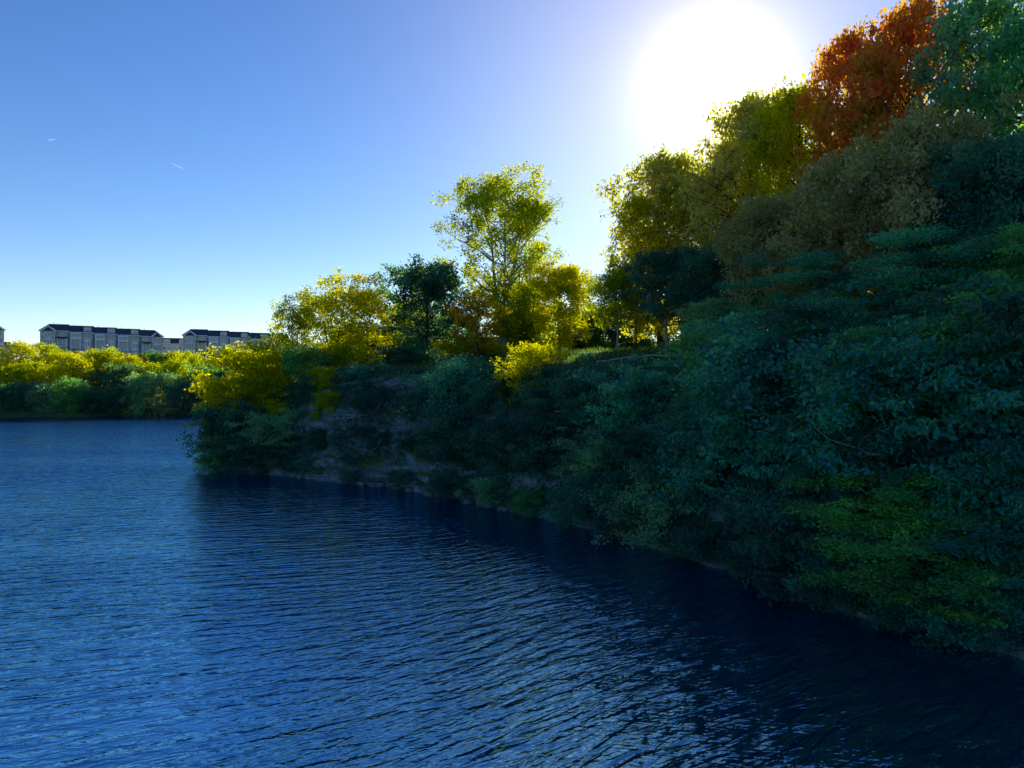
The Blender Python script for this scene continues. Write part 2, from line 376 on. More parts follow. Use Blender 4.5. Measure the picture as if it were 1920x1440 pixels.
rnd = random.Random(5)
used = {}
def plant(kind, var, loc, h, r, col, label, cat, group=None, rz=None, name=None, tilt=(0, 0)):
    """an Empty at the base of the plant that parents its trunk and its crown"""
    tm, cm, H, R = PROTO[kind][var % len(PROTO[kind])]
    shrubby = kind in ('shrub', 'sprawl')
    name = name or {'conifer': 'conifer_tree', 'shrub': 'shrub', 'sprawl': 'shrub'}.get(kind, 'deciduous_tree')
    root = empty(name, loc, rnd.uniform(0, 6.28) if rz is None else rz)
    root.rotation_euler[0] = tilt[0]; root.rotation_euler[1] = tilt[1]
    root.scale = (r / R, r / R, h / H)
    t = link(bpy.data.objects.new('stem' if shrubby else 'trunk', tm)); t.parent = root
    c = link(bpy.data.objects.new('foliage' if shrubby else 'crown', cm)); c.parent = root; c.color = (*col, 1)
    tag(root, label, cat, group)
    return root
def tree(kind, var, px, top, wpx, Yd, col, label, base=None, group=None, cat='tree', rz=None, name=None, tilt=(0, 0), extra=1.0):
    """tree standing on the ground at depth Yd, its top on photo row top"""
    x = (px - 960) / F * Yd; z0 = float(ground_z(x, Yd)) - .15
    if base is not None: z0 = base
    zt = CAMZ - (top - HZ) / F * Yd
    return plant(kind, var, (x, Yd, z0), (zt - z0) * extra, wpx * Yd / F / 2, col, label, cat, group, rz, name, tilt)
# leaf colours; sunlit gold, shaded teal, flare red and hazy tan are put in
FLARE_PG = (.45, .36, .13); DK = (.02, .17, .17); GR = (.05, .30, .16); SUN_YG = (.28, .32, .010); SUN_YL = (.42, .36, .006); OR = (.38, .22, .006); FLARE_RD = (.66, .17, .05); LG = (.10, .42, .13); TL = (.02, .30, .30); PL = (.12, .36, .28); HAZE_OL = (.33, .28, .19)
G_PEN = 'trees standing on the rocky point'
G_HILL = 'tall trees rising on the right bank'
tree('round', 0, 466, 668, 185, 81, SUN_YL, 'wide sunlit golden-green tree arching over the lake at the tip of the point', group=G_PEN, base=2.0)
tree('airy', 0, 548, 572, 92, 84, SUN_YG, 'slim thin-leaved tree beside the right end of the townhouses, on the point', group=G_PEN)
tree('airy', 1, 622, 522, 140, 85, SUN_YL, 'taller of the two airy sunlit golden trees, its dark trunk showing through the leaves', group=G_PEN)
tree('airy', 2, 700, 545, 120, 87, SUN_YL, 'shorter airy sunlit golden tree, between the taller golden tree and the dark green one', group=G_PEN)
tree('round', 1, 803, 508, 150, 89, DK, 'dark green round-topped tree to the left of the tall sycamore', group=G_PEN)
tree('syc', 0, 943, 328, 186, 96, SUN_YG, 'tall see-through sycamore alone against the sky, its pale limbs showing', group=G_PEN)
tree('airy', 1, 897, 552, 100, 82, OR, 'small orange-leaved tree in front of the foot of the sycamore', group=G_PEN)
tree('round', 2, 1050, 512, 125, 90, SUN_YL, 'golden yellow tree just right of the tall sycamore', group=G_PEN)
tree('conifer', 0, 1106, 522, 62, 104, DK, 'narrow dark conifer in the gap right of the golden yellow tree', group=G_PEN)
tree('pale_trunk', 0, 1158, 518, 120, 80, SUN_YG, 'young tree with a thin pale trunk at the left end of the grassy clearing', group=G_HILL)
tree('pale_trunk', 0, 1250, 478, 170, 77, DK, 'dark tree with a pale bare trunk standing midway along the grassy clearing', group=G_HILL, rz=2.2)
tree('oval', 0, 1238, 290, 185, 88, FLARE_PG, 'leftmost of the tall poplars beneath the sun, with a forked top', group=G_HILL)  # pale gold of the sun's flare is put into the poplar leaves
tree('oval', 1, 1322, 325, 150, 82, FLARE_PG, 'tall poplar second from the left in the row under the sun', group=G_HILL)
tree('oval', 2, 1410, 190, 190, 74, FLARE_PG, 'tall thin-topped poplar nearest below the sun', group=G_HILL)
tree('oval', 0, 1505, 165, 170, 66, SUN_YL, 'tall tree with a pale flare-gold top, left of the flare-red one', group=G_HILL, rz=1)
tree('oval', 1, 1592, 60, 165, 60, FLARE_RD, 'tall tree with a tufted flare-red top standing clear of the wood', group=G_HILL)  # lens-flare red painted into the leaf colour of these tops
tree('oval', 2, 1712, 15, 220, 55, FLARE_RD, 'very tall tree with a flare-orange top touching the upper edge of the picture', group=G_HILL, rz=2)
tree('oval', 0, 1830, -5, 230, 50, PL, 'very tall pale green tree reaching the upper edge near the right corner', group=G_HILL, rz=4)
tree('oval', 1, 1945, 40, 220, 46, GR, 'tall green tree cut off by the right edge below the corner', group=G_HILL, rz=3)
tree('dense', 0, 1370, 480, 200, 68, DK, 'dark full tree behind the pale bushy one at the right end of the clearing', group=G_HILL)
tree('dense', 1, 1470, 400, 230, 60, HAZE_OL, 'haze-paled olive broad tree filling the wood under the two poplars nearest the sun', group=G_HILL)  # tan haze veil mixed into the leaf colour of this wood
tree('dense', 0, 1600, 330, 240, 53, HAZE_OL, 'haze-paled olive broad tree filling the wood under the flare-red top', group=G_HILL, rz=1)
tree('dense', 1, 1745, 270, 270, 47, HAZE_OL, 'haze-paled olive broad tree filling the wood under the very tall flare-orange top', group=G_HILL, rz=2)
tree('dense', 0, 1890, 300, 280, 42, DK, 'dark broad tree against the right edge, halfway up the wood', group=G_HILL, rz=3)
tree('round', 2, 1348, 572, 140, 62, PL, 'pale leafy small tree at the right end of the grassy clearing', group=G_HILL)
tree('layered', 0, 1560, 470, 300, 50, TL, 'spreading teal-green tree in the middle of the right bank', group=G_HILL)
tree('layered', 1, 1740, 430, 330, 42, TL, 'spreading green tree with tiered boughs, upper right bank', group=G_HILL)
tree('layered', 2, 1890, 420, 330, 36, GR, 'nearest tiered green tree high against the right edge', group=G_HILL)
tree('oval', 2, 1192, 372, 100, 86, SUN_YL, 'small airy poplar at the left edge of the right-hand wood', group=G_HILL, rz=5)
tree('oval', 1, 1285, 305, 130, 86, SUN_YL, 'flare-gilded poplar behind the forked-top one', group=G_HILL, rz=5)
tree('oval', 0, 1365, 262, 130, 78, FLARE_PG, 'slim poplar between the second poplar and the one nearest the sun', group=G_HILL, rz=5)
tree('oval', 2, 1455, 200, 120, 70, SUN_YL, 'pale flare-gold slim tree right of the poplar nearest the sun', group=G_HILL, rz=5)
tree('oval', 0, 1645, 95, 150, 58, FLARE_PG, 'flare-gold tree between the tufted flare-red top and the very tall one', group=G_HILL, rz=5)
BACK = [(655, 628, 90, SUN_YG, 'low yellow-green tree behind the taller airy golden tree'), (735, 618, 100, DK, 'low dark tree behind the shorter airy golden tree'),
        (765, 575, 90, SUN_YL, 'golden small tree touching the left side of the dark round-topped one'), (862, 600, 100, DK, 'low dark tree between the dark round-topped tree and the orange one'),
        (985, 590, 110, GR, 'low green tree under the right side of the tall sycamore'), (1085, 600, 90, DK, 'low dark tree under the narrow conifer'),
        (1000, 540, 100, SUN_YG, 'yellow-green tree between the sycamore and the golden yellow tree'), (1200, 590, 110, DK, 'low dark tree behind the young pale-trunked tree'),
        (1300, 560, 130, DK, 'dark round tree closing the back of the clearing'), (1132, 585, 90, DK, 'low dark tree between the narrow conifer and the young pale-trunked tree')]
for i, (px, tp, wp, col, lb) in enumerate(BACK):
    tree('round', i, px, tp, wp, 99 + (i % 3) * 3, col, lb, group='low trees closing the gaps behind the point')
for px, tp, wp, Yd, col, lb in [(850, 646, 80, 84, SUN_YG, 'sunlit yellow-green bush left of the foot of the orange tree'), (930, 650, 70, 84, SUN_YL, 'sunlit golden bush right of the foot of the orange tree'),
                                (640, 655, 90, 82, SUN_YG, 'yellow-green bush under the taller airy golden tree'), (575, 660, 80, 80, GR, 'green bush under the slim thin-leaved tree'),
                                (1105, 668, 60, 72, GR, 'round green bush at the left end of the clearing'), (760, 655, 110, 84, DK, 'dark bush under the dark round-topped tree')]:
    tree('shrub', int(px) % 4, px, tp, wp, Yd, col, lb, group='bushes along the crest of the point', cat='shrub')
for i in range(14):
    px = 640 + 52 * i; dk = i % 3 != 1
    tree('shrub', i, px, 634 + (i * 7) % 17, 100, 106, DK if dk else SUN_YG, '%s bush in the hedge behind the trees of the point, %s' % ('dark green' if dk else 'sunlit yellow-green', ['leftmost','second from the left','third from the left','fourth from the left','fifth from the left','sixth from the left','seventh from the left','seventh from the right','sixth from the right','fifth from the right','fourth from the right','third from the right','second from the right','rightmost'][i]), group='hedge bushes behind the point', cat='shrub')
G_CL = 'trees growing out of the cliff'
tree('layered', 0, 1440, 628, 260, 50, TL, 'flat-topped spreading tree on the rim right of the pale leafy small tree', group=G_CL, rz=1)
tree('airy', 2, 992, 648, 120, 58.5, SUN_YL, 'sunlit gold-flecked small tree hanging over the rim below the golden yellow tree', group=G_CL, base=4.6)

G_FACE = 'shrubs covering the shaded cliff'
ORD = ['first', 'second', 'third', 'fourth', 'fifth', 'sixth', 'seventh', 'eighth', 'ninth', 'tenth', 'eleventh', 'twelfth', 'thirteenth',
       'fourteenth', 'fifteenth', 'sixteenth', 'seventeenth', 'eighteenth', 'nineteenth', 'twentieth']
def ordn(i, n, what_left='left', what_right='right'):
    if i == 0: return 'leftmost'
    if i == n - 1: return 'rightmost'
    if i < (n + 1) // 2: return ORD[i] + ' from the left'
    return ORD[n - 1 - i] + ' from the right'
# point of the cliff at a given photo column and fraction up the face
def cliff_point(px, d):
    """walk out along the view column until the shore distance is d"""
    ys = np.linspace(20, 110, 1200); xs = (px - 960) / F * ys
    dd = sdist(xs, ys); k = np.argmax(dd > d) if (dd[ys < 100] > d).any() else int(np.argmax(np.where(ys < 92, dd, -99)))
    return float(xs[k]), float(ys[k])
CN = {'dark green': DK, 'mid green': GR, 'teal-green': TL, 'pale green': PL, 'golden-green': SUN_YG}
tiers = [  # name, shore distance, px from..to, count, height m, radius m, z drop
    ('at the waterline', -.1, 415, 1905, 19, 2.6, 2.1),
    ('on the lower cliff face', 1.3, 425, 1890, 18, 3.2, 2.4),
    ('halfway up the cliff face', 2.5, 440, 1900, 18, 3.4, 2.6),
    ('on the upper cliff face', 3.7, 430, 1895, 18, 3.4, 2.7),
    ('along the cliff rim', 5.6, 470, 1900, 18, 2.8, 2.6),
]
for ti, (where, dd, p0, p1, n, h, r) in enumerate(tiers):
    for i in range(n):
        # even spacing along the shore, not along the picture
        u = (i + rnd.uniform(-.22, .22)) / (n - 1)
        px = p0 + (p1 - p0) * min(1, max(0, u)) 
        x, y = cliff_point(px, dd)
        z = max(float(ground_z(x, y)), .1) - .3
        rocky = 590 < px < 780 and ti in (0, 1, 2)
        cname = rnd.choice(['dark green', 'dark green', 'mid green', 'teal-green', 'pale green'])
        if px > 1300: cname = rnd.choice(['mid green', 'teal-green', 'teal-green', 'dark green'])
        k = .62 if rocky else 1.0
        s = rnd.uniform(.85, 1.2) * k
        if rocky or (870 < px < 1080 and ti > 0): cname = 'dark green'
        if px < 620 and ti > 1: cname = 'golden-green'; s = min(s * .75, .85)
        if 640 < px < 1360 and ti > 1: s = min(s, .95)
        if 640 < px < 1360: s *= (.34 if ti == 4 else .5 if ti == 3 else 1)
        if 1060 < px < 1340 and ti > 2: s *= .7
        kd = 'sprawl' if (rnd.random() < .45) else 'shrub'; s *= rnd.choice([.7, .9, 1.1, 1.35])
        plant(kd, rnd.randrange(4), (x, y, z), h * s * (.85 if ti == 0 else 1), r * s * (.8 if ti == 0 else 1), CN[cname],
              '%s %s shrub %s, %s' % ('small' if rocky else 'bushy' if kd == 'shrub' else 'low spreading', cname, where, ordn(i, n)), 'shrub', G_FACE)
# ivy, saplings and undergrowth nobody could count, one sheet of leaves over the cliff and its rim
def undergrowth():
    rng = np.random.RandomState(77)
    pts = np.array([(30, -5), (23, 14)] + front); seg = np.linalg.norm(np.diff(pts, axis=0), axis=1); cum = np.concatenate([[0], np.cumsum(seg)])
    nc = 8000; s = rng.uniform(18, cum[-1], nc); k = np.clip(np.searchsorted(cum, s) - 1, 0, len(seg) - 1); f = (s - cum[k]) / seg[k]
    p = pts[k] * (1 - f)[:, None] + pts[k + 1] * f[:, None]; tn = (pts[k + 1] - pts[k]) / seg[k][:, None]; nr = np.stack([tn[:, 1], -tn[:, 0]], 1)
    sg = np.sign(sdist(p[:, 0] + nr[:, 0], p[:, 1] + nr[:, 1])); nr *= sg[:, None]
    dd = rng.uniform(.1, 8.5, nc) ** .9
    x = p[:, 0] + nr[:, 0] * dd; y = p[:, 1] + nr[:, 1] * dd; z = ground_z(x, y)
    px = 960 + x / y * F
    keep = (vnoise(x * 1.0, y + z * 1.5, .5, 5) > -.7) & ~((px > 585) & (px < 790) & (z < 6.5) & (rng.uniform(0, 1, nc) < .3)) & (z > .2)
    x, y, z, nr = x[keep], y[keep], z[keep], nr[keep]; P = []; O = []; Vr = []
    for i in range(len(x)):
        r = rng.uniform(.35, .95); n = int(46 * r)
        c = np.array([x[i] - nr[i][0] * .55, y[i] - nr[i][1] * .55, z[i] + .25])
        q, d = clump(rng, c, r, r * .7, n); P.append(q); O.append(d - np.array([nr[i][0], nr[i][1], 0]) * .6); Vr.append(np.clip(rng.uniform(.2, .7) + rng.normal(size=n) * .15, 0, 1))
    P = np.concatenate(P); O = np.concatenate(O); Vr = np.concatenate(Vr)
    me = leaves_mesh('undergrowth', P, O, .2, rng, .3, Vr); print('undergrowth', len(P))
    o = link(bpy.data.objects.new('undergrowth', me)); o.color = (.018, .15, .13, 1)
    tag(o, 'ivy and saplings matted over the rocky bank', 'undergrowth', kind='stuff')
undergrowth()
def grass():
    rng = np.random.RandomState(78); n = 60000
    x = rng.uniform(-26, 34, n); y = rng.uniform(44, 88, n); d = sdist(x, y); k = (d > 4.5) & (np.abs(x / y * F + 960 - 1100) < 420)
    x, y = x[k], y[k]; z = ground_z(x, y); n = len(x); h = rng.uniform(.15, .55, n) * (1 + .4 * vnoise(x, y, .6, 9)); h = np.clip(h, .1, .8)
    a = rng.uniform(0, 6.28, n); wv = .03; dx, dy = np.cos(a) * wv, np.sin(a) * wv; l = rng.normal(size=(n, 2)) * .12
    V = np.stack([np.stack([x - dx, y - dy, z - .05], 1), np.stack([x + dx, y + dy, z - .05], 1), np.stack([x + dx * .4 + l[:, 0], y + dy * .4 + l[:, 1], z + h], 1), np.stack([x - dx * .4 + l[:, 0], y - dy * .4 + l[:, 1], z + h], 1)], 1).reshape(-1, 3)
    o = link(bpy.data.objects.new('grass', mesh_np('grass', V, np.arange(4 * n).reshape(n, 4), [LEAF], var=rng.uniform(.1, .9, n)))); o.color = (.04, .13, .06, 1)
    tag(o, 'rough grass of the clearing above the cliff', 'grass', kind='stuff')
grass()
# larger trees rooted in the face
def face_tree(kind, var, px, dd, top, wpx, col, label, cat='tree'):
    x, y = cliff_point(px, dd); z = max(float(ground_z(x, y)), .1) - .4
    zt = CAMZ - (top - HZ) / F * y
    plant(kind, var, (x, y, z), zt - z, wpx * y / F / 2, col, label, cat, G_CL)
face_tree('layered', 1, 1740, .5, 880, 390, LG, 'bright leafy spreading tree low over the water on the right bank')
face_tree('layered', 0, 1895, 1.0, 960, 330, TL, 'teal-green spreading tree at the water against the right edge')
face_tree('layered', 2, 1830, 3.5, 700, 360, TL, 'tiered tree on the right bank above the bright leafy one')
face_tree('layered', 1, 1620, 4.0, 720, 300, TL, 'tiered teal tree on the upper cliff, in the middle of the right bank')
face_tree('layered', 0, 1480, 3.0, 735, 220, PL, 'pale-leaved tiered tree on the cliff below the flat-topped one')
face_tree('shrub', 1, 1300, 2.6, 730, 90, PL, 'pale leafy climber-covered bush high on the cliff below the clearing')
face_tree('shrub', 2, 440, 1.0, 770, 120, DK, 'dark bush drooping to the lake at the very tip of the point')

# pale dead branches, bare brush and boulders
def branchy(seed, L, n, r0, bush=False):
    rng = np.random.RandomState(seed); tb = Tubes()
    def grow(p, d, l, r, dep):
        m = 6; P = [p]; 
        for _ in range(m - 1):
            d = d + rng.normal(size=3) * .22; d /= np.linalg.norm(d); P.append(P[-1] + d * l / (m - 1))
        tb.add(P, r * (1 - np.linspace(0, .7, m)), 4)
        if dep: 
            for _ in range(3): 
                k = rng.randint(1, m); dd = d + rng.normal(size=3) * .8; grow(P[k], dd / np.linalg.norm(dd), l * .55, r * .5, dep - 1)
    for i in range(n):
        a = rng.uniform(0, 6.28); d = np.array([math.cos(a), math.sin(a), 1.1]) if bush else np.array([1.0, rng.uniform(-.3, .3), .25])
        grow(np.zeros(3), d / np.linalg.norm(d), L * rng.uniform(.7, 1.1), r0, 3 if bush else 2)
    return tb.mesh('branch', PALEBARK)
def prop(name, me, px, d, dz, out, label, cat, group, rz=0.0):
    x, y = cliff_point(px, d); o = link(bpy.data.objects.new(name, me)); n = Vector((x, y, 0)).normalized()
    o.location = (x - n.x * out, y - n.y * out, max(float(ground_z(x, y)), 0) + dz); o.rotation_euler = (0, 0, rz); tag(o, label, cat, group); return o
brA, brB, buA, buB = branchy(1, 4.2, 1, .07), branchy(2, 3.2, 1, .06), branchy(3, 2.0, 9, .035, True), branchy(4, 1.6, 12, .03, True)
GB = 'pale dead branches on the cliff'
prop('dead_branch', brA, 650, 2.2, .3, 1.6, 'long pale dead branch reaching across the bare rock face, higher of two', 'branch', GB, .1)
prop('dead_branch', brB, 690, 1.2, .2, 1.6, 'shorter pale dead branch low on the bare rock face', 'branch', GB, -.2)
prop('dead_branch', brB, 1150, 2.6, .4, 2.2, 'pale bare branch sticking out halfway up the middle of the cliff', 'branch', GB, 1.3)
prop('dead_branch', brA, 1800, 3.0, .6, 3.4, 'pale crooked branch showing among the tiered trees on the right bank', 'branch', GB, 1.9)
prop('dead_branch', brA, 1660, 2.4, .8, 3.2, 'pale bare limb reaching out left of the bright leafy spreading tree', 'branch', GB, 2.6)
prop('dead_branch', brA, 1560, 4.0, 1.6, 3.4, 'pale bare limb high on the right bank under the tiered teal tree', 'branch', GB, .6)
prop('dead_branch', brB, 1340, 2.2, .5, 2.8, 'short pale bare limb low on the cliff right of the middle', 'branch', GB, 2.2)
prop('dead_branch', brA, 1040, 2.8, .4, 2.6, 'pale bare limb in front of the dark shrubs left of the middle of the cliff', 'branch', GB, .3)
prop('bare_shrub', buA, 1465, .8, -.1, 1.6, 'leafless greyish brush at the waterline left of the bright leafy tree', 'shrub', 'leafless brush at the cliff foot')
prop('bare_shrub', buB, 1190, .6, -.1, 1.3, 'leafless greyish brush at the waterline in the middle of the cliff', 'shrub', 'leafless brush at the cliff foot')
prop('bare_shrub', buB, 735, .8, -.1, 1.2, 'leafless greyish brush at the foot of the bare rock face', 'shrub', 'leafless brush at the cliff foot')
def rock_mesh(seed):
    import bmesh
    b = bmesh.new(); bmesh.ops.create_icosphere(b, subdivisions=3, radius=1)
    for v in b.verts:
        n = mnoise.noise(v.co * 1.3 + Vector((seed * 9.1, 0, 0))) * .5 + mnoise.noise(v.co * 3.1 + Vector((0, seed * 5.0, 0))) * .18
        v.co = v.co * (1 + n); v.co.x = max(-.75, min(.8, v.co.x)); v.co.z = max(-.6, min(.62 + .1 * v.co.x, v.co.z))
    me = bpy.data.meshes.new('boulder'); b.to_mesh(me); b.free(); me.materials.append(ROCK); return me
RM = [rock_mesh(k) for k in range(4)]
NB = 20
for i in range(NB):
    px = 560 + (1840 - 560) * i / (NB - 1) + rnd.uniform(-20, 20) if i > 11 else 575 + 34 * i + rnd.uniform(-8, 8)
    k = rnd.uniform(.35, .85); x, y = cliff_point(px, -.05)
    o = link(bpy.data.objects.new('boulder', RM[i % 4])); o.location = (x, y - .35, .05); o.scale = (k * 1.3, k, k * .8); o.rotation_euler = (0, 0, rnd.uniform(0, 6))
    tag(o, 'pale boulder at the waterline of the cliff, %s' % ordn(i, NB), 'boulder', 'boulders at the foot of the cliff')
# thin rail along the rim of the clearing, gravel path behind it, wooden fence at its left end
rail = empty('cable_rail', at(1120, 690, 62)); c = Tubes(); pp = []
for k in range(15):
    px = 1120 + k * 15; yy = 62 - .35 * k; x = (px - 960) / F * yy; pp.append((x - rail.location.x, yy - rail.location.y, float(ground_z(x, yy)) + .75 - rail.location.z))
c.add(pp, [.035] * 15, 5); c.mesh_o = link(bpy.data.objects.new('cable', c.mesh('cable', TRIMPALE))); c.mesh_o.parent = rail
for k in range(0, 15, 3):
    q = Tubes(); q.add([(pp[k][0], pp[k][1], pp[k][2] - 1.0), (pp[k][0], pp[k][1], pp[k][2] + .05)], [.04, .04], 6)
    o = link(bpy.data.objects.new('post', q.mesh('post', TRIMPALE))); o.parent = rail
tag(rail, 'thin pale rail running along the rim below the grassy clearing', 'rail')
V = []
for k in range(40):
    x = 6 + k * .6; yb = 77 - .05 * k
    for dy in (0, 1.6): V.append((x, yb + dy, float(ground_z(x, yb + dy)) + .16))
i = np.arange(0, 78, 2); Q = np.stack([i, i + 2, i + 3, i + 1], 1)
tag(link(bpy.data.objects.new('path', mesh_np('path', V, Q, [plain('gravel', (.32, .30, .26), .95, 6)]))), kind='structure')
fz = float(ground_z(10, 91)); fe = empty('wooden_fence', (9.0, 91, fz))
for k in range(4): MB0 = Tubes(); MB0.add([(k * 1.6, 0, -.1), (k * 1.6, 0, 1.1)], [.07, .07], 6); o = link(bpy.data.objects.new('post', MB0.mesh('post', BARK))); o.parent = fe
for z in (.45, .9): q = Tubes(); q.add([(-.1, .08, z), (4.9, .08, z)], [.05, .05], 5); o = link(bpy.data.objects.new('rail', q.mesh('rail', BARK))); o.parent = fe
tag(fe, 'short dark wooden fence at the left end of the grassy clearing', 'fence')

face_tree('airy', 0, 432, .8, 738, 120, SUN_YL, 'golden small tree leaning over the lake below the wide golden-green one')
# far bank: back row in sunlit gold leaf colours, dark waterline row
G_FAR = 'trees along the far bank'
backs = [(8, 668, SUN_YG), (40, 640, SUN_YL), (78, 640, SUN_YG), (118, 655, SUN_YL), (150, 668, SUN_YG), (180, 655, SUN_YL), (205, 652, SUN_YG), (238, 664, SUN_YL), (266, 662, OR), (296, 655, DK), (330, 656, SUN_YL), (358, 660, SUN_YG), (396, 668, SUN_YL), (432, 672, SUN_YG), (470, 678, SUN_YG)]
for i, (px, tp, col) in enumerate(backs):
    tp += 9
    cn = {SUN_YG: 'sunlit yellow-green', SUN_YL: 'golden', OR: 'orange', DK: 'dark green'}[col]
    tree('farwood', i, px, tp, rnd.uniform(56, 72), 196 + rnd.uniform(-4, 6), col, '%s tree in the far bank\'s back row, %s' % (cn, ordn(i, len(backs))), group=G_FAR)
mids = [(20, 690, SUN_YG), (62, 682, SUN_YG), (105, 690, SUN_YG), (140, 672, SUN_YL), (190, 700, DK), (232, 690, DK), (285, 688, SUN_YG), (335, 680, SUN_YG), (380, 692, GR), (425, 695, DK)]
for i, (px, tp, col) in enumerate(mids):
    cn = {SUN_YG: 'sunlit yellow-green', SUN_YL: 'golden', GR: 'mid green', DK: 'dark green'}[col]
    tree('farwood', i + 1, px, tp, rnd.uniform(58, 76), 184 + rnd.uniform(-2, 3), col, '%s tree in the middle row on the far bank, %s' % (cn, ordn(i, len(mids))), group=G_FAR)
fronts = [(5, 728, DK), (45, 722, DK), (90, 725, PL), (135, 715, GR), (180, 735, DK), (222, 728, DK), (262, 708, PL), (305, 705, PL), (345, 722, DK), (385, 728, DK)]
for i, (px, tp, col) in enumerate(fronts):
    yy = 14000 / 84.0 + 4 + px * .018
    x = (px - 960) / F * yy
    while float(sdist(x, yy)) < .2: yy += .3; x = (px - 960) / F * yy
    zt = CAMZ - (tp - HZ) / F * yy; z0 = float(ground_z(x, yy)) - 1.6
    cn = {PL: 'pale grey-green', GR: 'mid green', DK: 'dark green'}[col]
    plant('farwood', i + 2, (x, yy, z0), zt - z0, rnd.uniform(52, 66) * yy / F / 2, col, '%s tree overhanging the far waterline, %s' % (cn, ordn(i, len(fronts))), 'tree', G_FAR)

# ------------------------------------------------------------------ townhouses
WALL = plain('stone_wall', (.60, .57, .50), .9, 1.2, .3); TRIM = plain('white_trim', (.82, .84, .86), .6, 2, .05)
ROOF = plain('slate_roof', (.045, .06, .10), .8, 2.5, .4); COPPER = plain('copper_dormer', (.38, .20, .14), .6, 2, .2)
CREAM = plain('cream_wall', (.80, .70, .62), .85, 1, .1); DARK = plain('dark_opening', (.03, .035, .04), .6)
METAL = plain('pipe_metal', (.08, .08, .09), .5)
def glass_material():
    m, t, p = mat('window_glass'); p.inputs['Base Color'].default_value = (.06, .09, .12, 1); p.inputs['Roughness'].default_value = .08
    p.inputs['Specular IOR Level'].default_value = .9
    n = N(t, 'ShaderNodeTexNoise', Scale=.4); b = N(t, 'ShaderNodeBump', Strength=.05); t.links.new(n.outputs[0], b.inputs['Height']); t.links.new(b.outputs[0], p.inputs['Normal'])
    return m
GLASS = glass_material()
class MB:
    def __init__(s): s.V = []; s.F = []; s.o = (0, 0, 0)
    def box(s, x0, x1, y0, y1, z0, z1):
        n = len(s.V); s.V += [(x, y, z) for z in (z0, z1) for y in (y0, y1) for x in (x0, x1)]
        s.F += [tuple(n + k for k in f) for f in ((0, 2, 3, 1), (4, 5, 7, 6), (0, 1, 5, 4), (2, 6, 7, 3), (0, 4, 6, 2), (1, 3, 7, 5))]; return s
    def prism(s, pts, y0, y1):
        """outline in (x, z), extruded from y0 to y1"""
        n = len(s.V); k = len(pts)
        s.V += [(x, y0, z) for x, z in pts] + [(x, y1, z) for x, z in pts]
        s.F += [tuple(range(n, n + k)), tuple(range(n + 2 * k - 1, n + k - 1, -1))] + [(n + i, n + k + i, n + k + (i + 1) % k, n + (i + 1) % k) for i in range(k)]; return s
    def hull(s, V, Fc):
        n = len(s.V); s.V += V; s.F += [tuple(n + i for i in f) for f in Fc]; return s
    def build(s, name, m, parent=None):
        me = bpy.data.meshes.new(name); me.from_pydata(s.V, [], s.F); me.materials.append(m)
        import bmesh
        b = bmesh.new(); b.from_mesh(me); bmesh.ops.recalc_face_normals(b, faces=b.faces[:]); b.to_mesh(me); b.free()
        o = link(bpy.data.objects.new(name, me)); o.parent = parent; return o
def window(root, x0, x1, z0, z1, y, n=2, arch=False):
    """white frame standing proud of the wall at y (front is -y), panes a sub-part"""
    f = MB(); t = .14
    f.box(x0, x1, y - .10, y - .005, z0, z0 + t); f.box(x0, x1, y - .10, y - .005, z1 - t, z1)
    for k in range(n + 1):
        xx = x0 + (x1 - x0 - t) * k / n; f.box(xx, xx + t, y - .10, y - .005, z0 + t, z1 - t)
    if arch:
        c = (x0 + x1) / 2; hw = (x1 - x0) / 2
        f.prism([(x0, z1)] + [(c - hw * math.cos(a), z1 + .45 * math.sin(a)) for a in np.linspace(0, math.pi, 9)][1:-1] + [(x1, z1)], y - .12, y - .005)
    fr = f.build('window', TRIM, root)
    MB().box(x0 + t * .6, x1 - t * .6, y - .05, y - .012, z0 + t * .6, z1 - t * .6).build('pane', GLASS, fr)
def balcony(root, x0, x1, z, y, posts=True, top=None):
    b = MB().box(x0, x1, y - 1.3, y - .01, z - .2, z)
    o = b.build('balcony', TRIM, root)
    r = MB(); r.box(x0, x1, y - 1.32, y - 1.24, z + .85, z + .95)
    k = int((x1 - x0) / .28)
    for i in range(k + 1):
        xx = x0 + (x1 - x0 - .06) * i / k; r.box(xx, xx + .06, y - 1.31, y - 1.25, z, z + .85)
    r.build('railing', TRIM, o)
    if posts:
        for xx in (x0, x1 - .28): MB().box(xx, xx + .28, y - 1.3, y - 1.02, z, top).build('post', TRIM, o)
